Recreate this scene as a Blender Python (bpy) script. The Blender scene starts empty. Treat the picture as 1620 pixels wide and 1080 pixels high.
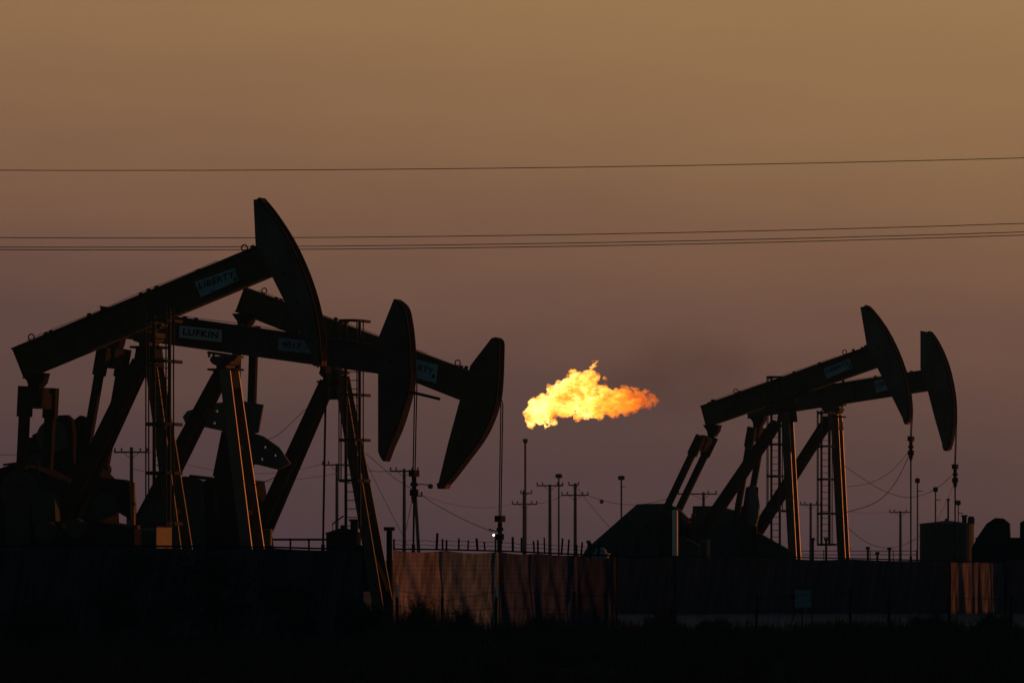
import bpy, math, random
import numpy as np
from mathutils import Vector
C = bpy.context.scene
COL = C.collection
R = math.radians
random.seed(7)
rng = np.random.default_rng(7)

def lin(c):
    return tuple(((v/255)/12.92 if v/255 <= .04045 else ((v/255+.055)/1.055)**2.4) for v in c)

# ------------------------------------------------------------------ camera
HC, F, CX, YH = 2.4, 9000.0, 810.0, 885.0      # eye height, focal length and horizon in px of the 1620 px photo
cam = bpy.data.objects.new('camera', bpy.data.cameras.new('camera'))
COL.objects.link(cam)
cam.location = (0, 0, HC); cam.rotation_euler = (R(90), 0, 0)
cam.data.sensor_width = 36; cam.data.lens = 200
cam.data.shift_y = (YH-540)/1620
cam.data.clip_start = 1; cam.data.clip_end = 20000
cam.data.dof.use_dof = True; cam.data.dof.focus_distance = 215; cam.data.dof.aperture_fstop = 6.3
C.camera = cam
# ------------------------------------------------------------------ light
SUN_AZ, SUN_EL = 42.0, 1.2                     # azimuth from +X towards +Y
C.view_settings.view_transform = 'Standard'; C.view_settings.look = 'None'
C.view_settings.exposure = 0; C.view_settings.gamma = 1
w = bpy.data.worlds.new('World'); C.world = w; w.use_nodes = True
nt = w.node_tree; nt.nodes.clear()
def N(t, **k):
    n = nt.nodes.new(t)
    for a, v in k.items(): setattr(n, a, v)
    return n
out = N('ShaderNodeOutputWorld'); bg = N('ShaderNodeBackground')
sky = N('ShaderNodeTexSky', sky_type='NISHITA'); sky.sun_disc = False
sky.sun_elevation = R(SUN_EL); sky.sun_rotation = R(90-SUN_AZ); sky.air_density = 1.4; sky.dust_density = 2.5
tc = N('ShaderNodeTexCoord'); sx = N('ShaderNodeSeparateXYZ')
nt.links.new(tc.outputs['Generated'], sx.inputs[0])
def math_(op, a, b=None, clamp=False):
    n = N('ShaderNodeMath', operation=op, use_clamp=clamp)
    for i, v in enumerate((a, b)):
        if v is None: continue
        if isinstance(v, (int, float)): n.inputs[i].default_value = v
        else: nt.links.new(v, n.inputs[i])
    return n.outputs[0]
# low dusty band of air over the plain: colour by elevation
nz = N('ShaderNodeTexNoise'); nz.inputs['Scale'].default_value = 11; nz.inputs['Detail'].default_value = 8; nz.inputs['Roughness'].default_value = .55
mp = N('ShaderNodeMapping'); mp.inputs['Scale'].default_value = (1, 1, 5)
nt.links.new(tc.outputs['Generated'], mp.inputs[0]); nt.links.new(mp.outputs[0], nz.inputs['Vector'])
wob = math_('MULTIPLY', math_('SUBTRACT', nz.outputs[0], .5), .030)
side = math_('MULTIPLY', sx.outputs['X'], .11)
elev = math_('ADD', math_('ADD', sx.outputs['Z'], wob), side)
ramp = N('ShaderNodeValToRGB'); ramp.color_ramp.interpolation = 'B_SPLINE'
stops = [(885, (80, 61, 67)), (780, (85, 64, 65)), (650, (96, 71, 66)), (520, (109, 79, 69)),
         (400, (124, 90, 72)), (250, (139, 103, 75)), (0, (158, 121, 82)), (-250, (163, 128, 90))]
TOP = .14
els = ramp.color_ramp.elements
while len(els) < len(stops): els.new(.5)
for e, (y, c) in zip(els, stops):
    e.position = (YH-y)/F/TOP; e.color = (*lin(c), 1)
nt.links.new(math_('DIVIDE', elev, TOP, True), ramp.inputs[0])
high = N('ShaderNodeMapRange', interpolation_type='SMOOTHSTEP')
high.inputs['From Min'].default_value = .12; high.inputs['From Max'].default_value = .3
nt.links.new(sx.outputs['Z'], high.inputs['Value'])
back = N('ShaderNodeMapRange', interpolation_type='SMOOTHSTEP')   # the half of the sky away from the afterglow is blue dusk
back.inputs['From Min'].default_value = .45; back.inputs['From Max'].default_value = -.35
nt.links.new(sx.outputs['Y'], back.inputs['Value'])
fac = math_('MAXIMUM', high.outputs[0], back.outputs[0])
sk = N('ShaderNodeMixRGB', blend_type='MULTIPLY'); sk.inputs[0].default_value = 1
sk.inputs[2].default_value = (.036, .060, .080, 1)
nt.links.new(sky.outputs[0], sk.inputs[1])
mx = N('ShaderNodeMixRGB'); nt.links.new(fac, mx.inputs[0])
nt.links.new(ramp.outputs[0], mx.inputs[1]); nt.links.new(sk.outputs[0], mx.inputs[2])
nt.links.new(mx.outputs[0], bg.inputs[0]); bg.inputs[1].default_value = 1
nt.links.new(bg.outputs[0], out.inputs[0])
sun = bpy.data.objects.new('sun', bpy.data.lights.new('sun', 'SUN')); COL.objects.link(sun)
sun.data.energy = 1.9; sun.data.angle = R(.5); sun.data.color = (1, .25, .045)
sd = Vector((math.cos(R(SUN_EL))*math.cos(R(SUN_AZ)), math.cos(R(SUN_EL))*math.sin(R(SUN_AZ)), math.sin(R(SUN_EL))))
sun.rotation_euler = sd.to_track_quat('Z', 'Y').to_euler(); sun.location = sd*300
C.cycles.volume_step_rate = .12; C.cycles.volume_max_steps = 512

# ------------------------------------------------------------------ helpers
def at(px, py, Y): return Vector(((px-CX)*Y/F, Y, HC+(YH-py)*Y/F))
def gx(px, Y): return (px-CX)*Y/F

class MB:
    def __init__(s): s.v = []; s.f = []
    def add(s, vs, fs):
        o = len(s.v); s.v += [tuple(p) for p in vs]; s.f += [tuple(i+o for i in f) for f in fs]; return s
    def box8(s, c): return s.add(c, [(0,3,2,1),(4,5,6,7),(0,1,5,4),(1,2,6,5),(2,3,7,6),(3,0,4,7)])
    def box(s, a, b):
        (x0,y0,z0),(x1,y1,z1) = a, b
        return s.box8([(x0,y0,z0),(x1,y0,z0),(x1,y1,z0),(x0,y1,z0),(x0,y0,z1),(x1,y0,z1),(x1,y1,z1),(x0,y1,z1)])
    def beam(s, p0, p1, d1, r1, d2, r2):
        p0, p1, d1, d2 = map(Vector, (p0, p1, d1, d2)); c = []
        for p in (p0, p1):
            for a, b in ((r1[0],r2[0]),(r1[1],r2[0]),(r1[1],r2[1]),(r1[0],r2[1])): c.append(p+d1*a+d2*b)
        return s.box8(c)
    def bar(s, p0, p1, w_, h_, side_=(0,1,0)):
        p0, p1 = Vector(p0), Vector(p1); a = (p1-p0).normalized(); sdv = Vector(side_)
        sdv = (sdv-a*sdv.dot(a)).normalized(); n = a.cross(sdv)
        return s.beam(p0, p1, n, (-w_/2, w_/2), sdv, (-h_/2, h_/2))
    def hbeam(s, p0, p1, wu, wv, t, tf=None):           # flanges face +-v, web between them
        p0, p1 = Vector(p0), Vector(p1); a = (p1-p0).normalized(); v = Vector((0,1,0))
        v = (v-a*v.dot(a)).normalized(); n = a.cross(v)
        for sg in (-1, 1): s.beam(p0, p1, n, (-wu/2, wu/2), v, sorted((sg*wv/2, sg*(wv/2-t))))
        s.beam(p0, p1, n, (-t/2, t/2), v, (-wv/2+t, wv/2-t)); return s
    def angle(s, p0, p1, wu, wv, t, sg):                # angle section: plate on the sg side, web along its back edge
        p0, p1 = Vector(p0), Vector(p1); a = (p1-p0).normalized(); v = Vector((0,1,0))
        v = (v-a*v.dot(a)).normalized(); n = a.cross(v); n = n if n.x > 0 else -n
        s.beam(p0, p1, n, (-wu/2, wu/2), v, sorted((sg*wv/2, sg*(wv/2-t))))
        s.beam(p0, p1, n, (-wu/2, -wu/2+.03), v, sorted((sg*(wv/2-t), -sg*wv/2))); return s
    def prism(s, poly, v0, v1):                         # poly in (u, z), extruded along v
        n = len(poly); vs = [(u, v0, z) for u, z in poly]+[(u, v1, z) for u, z in poly]
        fs = [tuple(range(n)), tuple(range(2*n-1, n-1, -1))]+[(i, i+n, (i+1) % n+n, (i+1) % n) for i in range(n)]
        return s.add(vs, fs)
    def tube(s, pts, r, n=8, r1=None):
        pts = [Vector(p) for p in pts]; m = len(pts); vs = []; fs = []
        for i, p in enumerate(pts):
            t = (pts[min(i+1, m-1)]-pts[max(i-1, 0)]).normalized()
            ref = Vector((0,0,1)) if abs(t.z) < .9 else Vector((1,0,0))
            a = t.cross(ref).normalized(); b = t.cross(a)
            rr = r if r1 is None else r+(r1-r)*i/(m-1)
            for k in range(n):
                an = 2*math.pi*k/n; vs.append(p+a*math.cos(an)*rr+b*math.sin(an)*rr)
        for i in range(m-1):
            for k in range(n): fs.append((i*n+k, i*n+(k+1) % n, (i+1)*n+(k+1) % n, (i+1)*n+k))
        fs += [tuple(range(n-1, -1, -1)), tuple(range((m-1)*n, m*n))]
        return s.add(vs, fs)
    def lathe(s, prof, c=(0,0,0), n=24):                # prof of (r, z) round a vertical axis
        c = Vector(c); vs = []; fs = []; m = len(prof)
        for r, z in prof:
            for k in range(n): vs.append(c+Vector((r*math.cos(2*math.pi*k/n), r*math.sin(2*math.pi*k/n), z)))
        for i in range(m-1):
            for k in range(n): fs.append((i*n+k, i*n+(k+1) % n, (i+1)*n+(k+1) % n, (i+1)*n+k))
        fs += [tuple(range(n-1, -1, -1)), tuple(range((m-1)*n, m*n))]
        return s.add(vs, fs)
    def ring(s, c, r, rt, n=14, m=6):                   # torus standing in the u-z plane
        c = Vector(c); vs = []; fs = []
        for i in range(n):
            a = 2*math.pi*i/n
            for j in range(m):
                b = 2*math.pi*j/m; q = r+rt*math.cos(b)
                vs.append(c+Vector((q*math.cos(a), rt*math.sin(b), q*math.sin(a))))
        for i in range(n):
            for j in range(m): fs.append((i*m+j, ((i+1) % n)*m+j, ((i+1) % n)*m+(j+1) % m, i*m+(j+1) % m))
        return s.add(vs, fs)
    def build(s, name, mat, parent=None, smooth=False, loc=None):
        me = bpy.data.meshes.new(name); me.from_pydata(s.v, [], s.f); me.update()
        import bmesh
        b = bmesh.new(); b.from_mesh(me); bmesh.ops.recalc_face_normals(b, faces=b.faces); b.to_mesh(me); b.free()
        me.materials.append(mat)
        if smooth:
            for p in me.polygons: p.use_smooth = True
        o = bpy.data.objects.new(name, me); COL.objects.link(o)
        if parent is not None: o.parent = parent
        if loc is not None: o.location = loc
        return o

def tag(o, label=None, cat=None, group=None, kind=None):
    if label: o['label'] = label
    if cat: o['category'] = cat
    if group: o['group'] = group
    if kind: o['kind'] = kind
    return o
def thing(name, label, cat, loc=(0,0,0), rz=0, group=None):
    o = bpy.data.objects.new(name, None); COL.objects.link(o)
    o.location = loc; o.rotation_euler = (0,0,rz); o.empty_display_size = .3
    return tag(o, label, cat, group)
def struct(o): o['kind'] = 'structure'; return o

def mat(name, col, rough=.6, metal=0, vary=.25, scale=3.0, spec=.5, bump=0, stretch=(1,1,1), col2=None):
    m = bpy.data.materials.new(name); m.use_nodes = True; t = m.node_tree
    b = t.nodes['Principled BSDF']
    co = t.nodes.new('ShaderNodeTexCoord'); mpp = t.nodes.new('ShaderNodeMapping'); mpp.inputs['Scale'].default_value = stretch
    n = t.nodes.new('ShaderNodeTexNoise'); n.inputs['Scale'].default_value = scale; n.inputs['Detail'].default_value = 6; n.inputs['Roughness'].default_value = .65
    r = t.nodes.new('ShaderNodeValToRGB'); e = r.color_ramp.elements
    e[0].position, e[1].position = .3, .7
    c2 = col2 or tuple(min(1, c*(1+vary)) for c in col)
    e[0].color = (*[c*(1-vary) for c in col], 1); e[1].color = (*c2, 1)
    L = t.links.new
    L(co.outputs['Object'], mpp.inputs[0]); L(mpp.outputs[0], n.inputs['Vector']); L(n.outputs[0], r.inputs[0]); L(r.outputs[0], b.inputs['Base Color'])
    b.inputs['Roughness'].default_value = rough; b.inputs['Metallic'].default_value = metal; b.inputs['Specular IOR Level'].default_value = spec
    if bump:
        bm_ = t.nodes.new('ShaderNodeBump'); bm_.inputs['Strength'].default_value = bump; bm_.inputs['Distance'].default_value = .05
        L(n.outputs[0], bm_.inputs['Height']); L(bm_.outputs[0], b.inputs['Normal'])
    return m

M = dict(
    green=mat('weathered_green_paint', (.052,.057,.042), .9, 0, .35, 2.2, .1, col2=(.07,.065,.048)),
    head=mat('head_green_paint', (.055,.072,.066), .85, 0, .55, 1.3, .15, stretch=(1,1,.35)),
    maroon=mat('dark_maroon_paint', (.055,.042,.058), .85, 0, .3, 2.0, .15),
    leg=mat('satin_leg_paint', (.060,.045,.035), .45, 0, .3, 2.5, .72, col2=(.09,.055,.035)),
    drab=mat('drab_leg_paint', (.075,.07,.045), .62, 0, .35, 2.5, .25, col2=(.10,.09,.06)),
    shade=mat('shade_dark_paint', (.022,.022,.018), .95, 0, .3, 2.5, .02),  # near-black stands in for shade on rear legs, braces, caps, equalizers and pitmans
    pale=mat('white_nameplate_paint', (.37,.44,.47), .7, 0, .08, 3, .2),
    black=mat('flat_black_steel', (.014,.013,.013), .95, 0, .3, 4, .02),  # even near-black with almost no gloss, for wear plates and other dark parts
    steel=mat('dull_painted_steel', (.032,.034,.033), .9, 0, .3, 6, .06),
    rust=mat('rusty_red_steel', (.12,.03,.02), .8, 0, .4, 5, .2),
    yellow=mat('faded_tan_paint', (.17,.14,.095), .75, 0, .25, 3, .3),
    panel=mat('pale_blue_sign_paint', (.17,.37,.46), .8, 0, .35, 5, .1),
    ink=mat('sign_ink', (.012,.02,.03), .8, 0, .1, 3, .1),
    white=mat('white_plastic', (.80,.74,.72), .6, 0, .08, 3, .3),
    wood=mat('creosoted_wood', (.035,.026,.022), .9, 0, .4, 4, .1, .3, (6,6,.6)),
    tank=mat('dull_green_tank_steel', (.035,.05,.047), .9, 0, .2, 1.5, .1),
    wire=mat('dark_cable', (.03,.025,.022), .7, 0, .1, 2, .2),
    bluebox=mat('dull_blue_cabinet_paint', (.15,.27,.34), .8, 0, .2, 3, .2),
    ground=mat('dry_dark_soil', (.035,.030,.024), .95, 0, .4, .35, .05, .4, col2=(.06,.05,.036)),
    pad=mat('pale_caliche_gravel', (.11,.105,.115), .95, 0, .5, .5, .05, .3, (1,2.5,1)),
    leaf=mat('dusty_bush_leaf', (.030,.034,.018), .8, 0, .4, .8, .1),
    grass=mat('dry_grass_blade', (.040,.040,.018), .85, 0, .5, .4, .05),
)
def tarp_mat(name, c, transl, grid=True):
    m = bpy.data.materials.new(name); m.use_nodes = True; t = m.node_tree; L = t.links.new
    b = t.nodes['Principled BSDF']; o = t.nodes['Material Output']
    co = t.nodes.new('ShaderNodeTexCoord'); mpp = t.nodes.new('ShaderNodeMapping'); mpp.inputs['Scale'].default_value = (3.6, 3.6, .13)
    m0 = t.nodes.new('ShaderNodeMapping'); m0.inputs['Rotation'].default_value = (0, -.16, 0); L(co.outputs['Object'], m0.inputs[0])
    n = t.nodes.new('ShaderNodeTexNoise'); n.inputs['Scale'].default_value = 1.6; n.inputs['Detail'].default_value = 7; n.inputs['Roughness'].default_value = .7
    r = t.nodes.new('ShaderNodeValToRGB'); r.color_ramp.elements[0].position = .38; r.color_ramp.elements[1].position = .64
    r.color_ramp.elements[0].color = (*[x*.45 for x in c], 1); r.color_ramp.elements[1].color = (*[min(1, x*1.35) for x in c], 1)
    L(m0.outputs[0], mpp.inputs[0]); L(mpp.outputs[0], n.inputs['Vector']); L(n.outputs[0], r.inputs[0])
    col = r.outputs[0]
    # woven windscreen cloth: seams of the weave every 20 cm or so
    wv = t.nodes.new('ShaderNodeTexWave'); wv.bands_direction = 'Z'; wv.inputs['Scale'].default_value = 2.2; wv.inputs['Distortion'].default_value = .6
    wx = t.nodes.new('ShaderNodeTexWave'); wx.bands_direction = 'X'; wx.inputs['Scale'].default_value = 2.2; wx.inputs['Distortion'].default_value = .6
    L(co.outputs['Object'], wv.inputs[0]); L(co.outputs['Object'], wx.inputs[0])
    mm = t.nodes.new('ShaderNodeMath'); mm.operation = 'MAXIMUM'; L(wv.outputs[1], mm.inputs[0]); L(wx.outputs[1], mm.inputs[1])
    mr = t.nodes.new('ShaderNodeMapRange'); mr.inputs['From Min'].default_value = .75; mr.inputs['From Max'].default_value = 1
    mr.inputs['To Min'].default_value = 1; mr.inputs['To Max'].default_value = .72; L(mm.outputs[0], mr.inputs[0])
    mu = t.nodes.new('ShaderNodeMixRGB'); mu.blend_type = 'MULTIPLY'; mu.inputs[0].default_value = 1; L(col, mu.inputs[1]); L(mr.outputs[0], mu.inputs[2])
    col = mu.outputs[0]
    L(col, b.inputs['Base Color']); b.inputs['Roughness'].default_value = .85; b.inputs['Specular IOR Level'].default_value = .1
    if transl:
        tr = t.nodes.new('ShaderNodeBsdfTranslucent'); L(col, tr.inputs[0])
        mxs = t.nodes.new('ShaderNodeMixShader'); mxs.inputs[0].default_value = transl
        L(b.outputs[0], mxs.inputs[1]); L(tr.outputs[0], mxs.inputs[2]); L(mxs.outputs[0], o.inputs[0])
    return m
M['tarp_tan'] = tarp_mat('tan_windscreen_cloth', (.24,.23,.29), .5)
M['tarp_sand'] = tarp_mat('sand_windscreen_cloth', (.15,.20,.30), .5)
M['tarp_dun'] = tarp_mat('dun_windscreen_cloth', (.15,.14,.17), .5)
M['tarp_plum'] = tarp_mat('plum_windscreen_cloth', (.060,.075,.14), .45)
M['tarp_grey'] = tarp_mat('grey_windscreen_cloth', (.035,.042,.08), .4)
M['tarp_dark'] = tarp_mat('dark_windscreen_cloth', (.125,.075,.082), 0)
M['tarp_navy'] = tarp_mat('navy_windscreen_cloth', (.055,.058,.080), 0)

# ------------------------------------------------------------------ ground
def sheet(name, x0, x1, y0, y1, nx, ny, amp, z, m, taper=False):
    xs = np.linspace(x0, x1, nx); ys = np.linspace(y0, y1, ny); b = MB(); vs = []
    for y in ys:
        for x in xs:
            h = amp*(math.sin(x*.31+1)*math.sin(y*.17)+.5*math.sin(x*.83+y*.41)) if amp else 0
            vs.append((x, y, z+h))
    b.add(vs, [(j*nx+i, j*nx+i+1, (j+1)*nx+i+1, (j+1)*nx+i) for j in range(ny-1) for i in range(nx-1)])
    return b.build(name, m, None, True)
struct(sheet('ground', -9000, 9000, -200, 16000, 3, 3, 0, -.06, M['ground']))
struct(sheet('field', -60, 60, 20, 214, 80, 120, .03, 0, M['ground']))
struct(sheet('gravel_pad', 4.2, 60, 186, 300, 20, 20, .01, .05, M['pad']))
b = MB(); prof = [(-6.5,-.05),(-3.4,2.2),(-1.4,3.8),(0,4.2),(1.4,3.8),(3.6,2.1),(6.6,-.05)]; vs = []; ny = 40
for j in range(ny):
    y = 40+ (218-40)*j/(ny-1)
    e = min(1, (j+.3)/3, (ny-1-j+.3)/3)
    for (dx, z) in prof: vs.append((41+dx+.5*math.sin(y*.2), y, z*e+(.15*math.sin(y*.7+dx) if z > .5 else 0)))
k = len(prof)
b.add(vs, [(j*k+i, j*k+i+1, (j+1)*k+i+1, (j+1)*k+i) for j in range(ny-1) for i in range(k-1)])
struct(b.build('added_shade_berm', M['ground'], None, True))  # unseen bank added right of frame to keep sun off the foreground grass

# ------------------------------------------------------------------ pumpjacks
PSI = R(18)
def text_mesh(body, size, m, name='lettering', shear=0, extr=.006, space=1.0, bold=.022):
    cu = bpy.data.curves.new(name, 'FONT'); cu.body = body; cu.size = size; cu.extrude = extr; cu.shear = shear
    cu.align_x = 'CENTER'; cu.align_y = 'CENTER'; cu.space_character = space; cu.offset = size*bold
    o = bpy.data.objects.new(name, cu); COL.objects.link(o)
    bpy.context.view_layer.update()
    me = bpy.data.meshes.new_from_object(o.evaluated_get(bpy.context.evaluated_depsgraph_get()))
    bpy.data.objects.remove(o); bpy.data.curves.remove(cu)
    me.name = name; me.materials.clear(); me.materials.append(m)
    n = bpy.data.objects.new(name, me); COL.objects.link(n); return n

class Jack:
    def __init__(s, px0, Y0, label):
        s.bx, s.by = gx(px0, Y0), Y0; s.c, s.s = math.cos(PSI), math.sin(PSI)
        s.root = thing('pumpjack', label, 'pumpjack', (s.bx, s.by, 0), -PSI, 'pumpjacks')
    def L(s, px, py, v=0):
        k = (px-CX)/F; c, sn = s.c, s.s
        u = (k*(s.by+v*c)-s.bx-v*sn)/(c+k*sn); Y = s.by-u*sn+v*c
        return Vector((u, v, HC+(YH-py)*Y/F))
    def uz(s, pts, v=0): return [(q.x, q.z) for q in (s.L(x, y, v) for x, y in pts)]

    def beam(s, tl, tr, bl, br, m, hw=.21):
        T0, T1, B0, B1 = s.L(*tl), s.L(*tr), s.L(*bl), s.L(*br)
        a = (T1-T0).normalized(); n = Vector((-a.z, 0, a.x))
        V = Vector((0,1,0)); b = MB(); t = .045
        b.beam(T0, T1, n, (-t, 0), V, (-hw, hw)); b.beam(B0, B1, n, (0, t), V, (-hw, hw))
        b.prism([(q.x, q.z) for q in (T0-n*t, T1-n*t, B1+n*t, B0+n*t)], -.02, .02)
        for f in (.004, .2, .4, .6, .8):                          # end plate and web stiffeners
            p, q = T0.lerp(T1, f)-n*t, B0.lerp(B1, f)+n*t
            b.beam(q, p, a, (-.012, .012), V, (-hw+.02, -.02)); b.beam(q, p, a, (-.012, .012), V, (.02, hw-.02))
        s.bm = b.build('walking_beam', m, s.root)
        s.T0, s.T1, s.B0, s.B1, s.n, s.a, s.hw = T0, T1, B0, B1, n, a, hw
    def top(s, f): return s.T0.lerp(s.T1, f)
    def eye(s, f):
        MB().ring(s.top(f)+s.n*.11, .10, .022).build('lifting_eye', M['black'], s.root, True)
    def fittings(s, fs):
        for f in fs:
            p = s.top(f); MB().beam(p, p+s.n*random.uniform(.05, .12), s.a, (-.05, .05), Vector((0,1,0)), (-.1, .05)).build('beam_bolt', M['black'], s.root)
        MB().tube([s.top(f)+s.n*(.05+.015*math.sin(i))+Vector((0,-.1,0)) for i, f in enumerate(np.linspace(.06, .8, 14))], .010, 5).build('grease_line', M['black'], s.root)
    def head(s, back_, arc, m, hw=.25):
        arcp = s.uz(arc, hw+.05); bk = s.uz(back_, -hw)
        # smooth the arc
        P = [Vector((u, z)) for u, z in arcp]; S = []
        for i in range(len(P)-1):
            p0, p1, p2, p3 = P[max(i-1,0)], P[i], P[i+1], P[min(i+2, len(P)-1)]
            for k in range(5):
                t = k/5; S.append(.5*((2*p1)+(p2-p0)*t+(2*p0-5*p1+4*p2-p3)*t*t+(3*p1-p0-3*p2+p3)*t**3))
        S.append(P[-1])
        inner = []
        for i, p in enumerate(S):
            t = (S[min(i+1, len(S)-1)]-S[max(i-1, 0)]).normalized(); nrm = Vector((t.y, -t.x))   # inward: arc runs downwards
            inner.append(p+nrm*.07 if True else p)
        cen = sum(S, Vector((0,0)))/len(S)+Vector((-.5, 0))
        if (inner[len(S)//2]-cen).length > (S[len(S)//2]-cen).length:
            inner = [p*2-q for p, q in zip(S, inner)]
        MB().prism([tuple(p) for p in inner]+[tuple(p) for p in reversed(bk)], -hw, hw).build('horse_head', m, s.root)
        strip = MB()
        for i in range(len(S)-1):
            strip.prism([tuple(S[i]), tuple(S[i+1]), tuple(inner[i+1]), tuple(inner[i])], -hw-.05, hw+.05)
        strip.build('wear_plate', M['black'], s.root)
        zt = max(p.y for p in S); zb = min(p.y for p in S)
        for f in (.18, .47, .60):                                 # pin bosses on the side plate
            i = int(f*(len(S)-1)); j = min(range(len(bk)), key=lambda q: abs(bk[q][1]-S[i].y))
            c_ = S[i].lerp(Vector(bk[j]), .62 if f > .3 else .5)
            MB().tube([(c_.x, -hw-.03, c_.y), (c_.x, hw+.03, c_.y)], .055, 10).build('head_pin', M['black'], s.root)
        s.S = S; s.hhw = hw
    def red_tip(s, pts, hw=.26):
        MB().prism(s.uz(pts), -hw, hw).build('head_stop', M['rust'], s.root)
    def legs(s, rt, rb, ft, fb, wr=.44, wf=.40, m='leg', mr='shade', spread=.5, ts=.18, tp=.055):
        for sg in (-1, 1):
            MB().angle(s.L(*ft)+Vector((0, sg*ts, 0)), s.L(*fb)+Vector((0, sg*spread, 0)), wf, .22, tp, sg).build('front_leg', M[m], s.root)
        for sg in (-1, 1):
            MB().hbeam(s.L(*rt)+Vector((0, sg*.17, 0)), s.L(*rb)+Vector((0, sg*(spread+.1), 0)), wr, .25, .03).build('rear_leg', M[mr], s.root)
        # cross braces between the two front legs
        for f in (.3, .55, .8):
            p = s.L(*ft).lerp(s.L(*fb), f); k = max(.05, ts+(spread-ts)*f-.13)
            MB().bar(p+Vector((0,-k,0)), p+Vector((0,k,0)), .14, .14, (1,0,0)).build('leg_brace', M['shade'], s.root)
        MB().box(tuple(s.L(fb[0], fb[1])+Vector((-.5, -.9, -3)))[:2]+(0,), tuple(s.L(fb[0], fb[1])+Vector((.5, .9, 0)))[:2]+(.28,)).build('footing', M['steel'], s.root)
    def saddle(s, pv, m='green', w_=.55):
        p = s.L(*pv); V = Vector((0,1,0)); b = MB()
        b.beam(p-s.a*w_, p+s.a*w_, s.n, (-.09, -.003), V, (-.3, .3))                       # plate bolted under the beam
        for f in (-.85, -.55, .55, .85): b.beam(p+s.a*(w_*f-.03), p+s.a*(w_*f+.03), s.n, (-.2, .0), V, (-.34, -.26))
        b.prism([(p.x+x, p.z+z) for x, z in ((-.36,-.1),(.36,-.1),(.42,-.22),(.30,-.38),(.18,-.42),(.18,-.55),(-.18,-.55),(-.18,-.42),(-.32,-.36),(-.42,-.24))], -.42, .42)
        b.tube([p+Vector((0,-.5,-.26)), p+Vector((0,.5,-.26))], .17, 14)
        b.build('saddle_bearing', M[m], s.root)
        q = p+Vector((0,0,-.55)); c = MB()
        c.prism([(q.x-.32, q.z+.02), (q.x+.32, q.z+.02), (q.x+.40, q.z-.62), (q.x-.44, q.z-.62)], -.30, .30)
        c.box((q.x-.5, -.42, q.z-.03), (q.x+.5, .42, q.z+.04))
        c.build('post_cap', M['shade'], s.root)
    def equalizer(s, tail, top, bot, m='green', half=1.05, wr=.30):
        """tail: under the beam end; top and bot: where the pitman pair starts and ends, seen at its middle"""
        t, p, q = s.L(*tail), s.L(*top), s.L(*bot); b = MB()
        b.prism([(t.x-.42, t.z), (t.x+.36, t.z), (t.x+.28, t.z-.30), (t.x+.18, t.z-.42), (t.x+.12, p.z+.1), (t.x-.18, p.z+.1), (t.x-.22, t.z-.28)], -.26, .26)
        b.tube([(t.x-.02, -.36, t.z-.32), (t.x-.02, .36, t.z-.32)], .14, 12)
        b.build('tail_bearing', M['black'], s.root)
        d = (q-p).normalized()
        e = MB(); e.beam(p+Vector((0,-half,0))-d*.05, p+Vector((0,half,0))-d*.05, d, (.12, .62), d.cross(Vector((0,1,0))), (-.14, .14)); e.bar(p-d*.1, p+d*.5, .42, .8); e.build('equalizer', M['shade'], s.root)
        for sg in (-1, 1):
            o = Vector((0, sg*half, 0)); a = MB()
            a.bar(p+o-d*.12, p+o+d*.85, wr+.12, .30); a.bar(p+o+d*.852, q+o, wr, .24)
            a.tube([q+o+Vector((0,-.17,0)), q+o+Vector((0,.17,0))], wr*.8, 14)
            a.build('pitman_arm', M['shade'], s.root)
        s.q = q; s.half = half
    def plate(s, name, poly, holes, v0, v1, m, parent, hr=.055):
        cu = bpy.data.curves.new(name, 'CURVE'); cu.dimensions = '2D'; cu.fill_mode = 'BOTH'; cu.extrude = (v1-v0)/2
        loops = [s.uz(poly, v0)]
        for x, y in holes:
            c_ = s.L(x, y, v0); loops.append([(c_.x+hr*math.cos(a), c_.z+hr*math.sin(a)) for a in np.linspace(0, 2*math.pi, 13)[:-1]])
        for lp in loops:
            sp_ = cu.splines.new('POLY'); sp_.points.add(len(lp)-1); sp_.use_cyclic_u = True
            for q, (x, z) in zip(sp_.points, lp): q.co = (x, z, 0, 1)
        o = bpy.data.objects.new(name, cu); COL.objects.link(o); bpy.context.view_layer.update()
        me = bpy.data.meshes.new_from_object(o.evaluated_get(bpy.context.evaluated_depsgraph_get()))
        bpy.data.objects.remove(o); bpy.data.curves.remove(cu); me.name = name; me.materials.clear(); me.materials.append(m)
        for vtx in me.vertices: x, z, y = vtx.co; vtx.co = (x, (v0+v1)/2-y, z)
        me.flip_normals() if False else None
        o = bpy.data.objects.new(name, me); COL.objects.link(o); o.parent = parent
    def crank(s, shaft, wp_v, polys, arm=None, m='black', far=True):
        """plates seen in the photo, on the near crank; the far crank repeats them"""
        for v in ((-wp_v, wp_v) if far else (-wp_v,)):
            p = s.L(*shaft, -wp_v)
            root = MB()
            root.prism(s.uz(arm, -wp_v), v-.1, v+.1); cr = root.build('crank_arm', M[m], s.root)
            for pl, hl in polys:
                s.plate('counterweight', pl, hl, v-.22, v-.105, M['head'], cr)
    def ladder(s, cxp, y0, y1, v=-.85, half=.26, hoops=(), wide=.40, base=True):
        top, bot = s.L(cxp, y0, v), s.L(cxp, y1, v); u = (top.x+bot.x)/2
        z1, z0 = top.z, bot.z; b = MB()
        for sg in (-1, 1): b.box((u+sg*half-.045, v-.035, z0), (u+sg*half+.045, v+.035, z1))
        z = z0+.1
        while z < z1-.05: b.tube([(u-half, v, z), (u+half, v, z)], .017, 6); z += .305
        lad = b.build('ladder', M['steel'], s.root)
        cg = MB(); zz = [s.L(cxp, y, v).z for y in hoops]
        ang = [math.pi*k/10 for k in range(11)]
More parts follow.
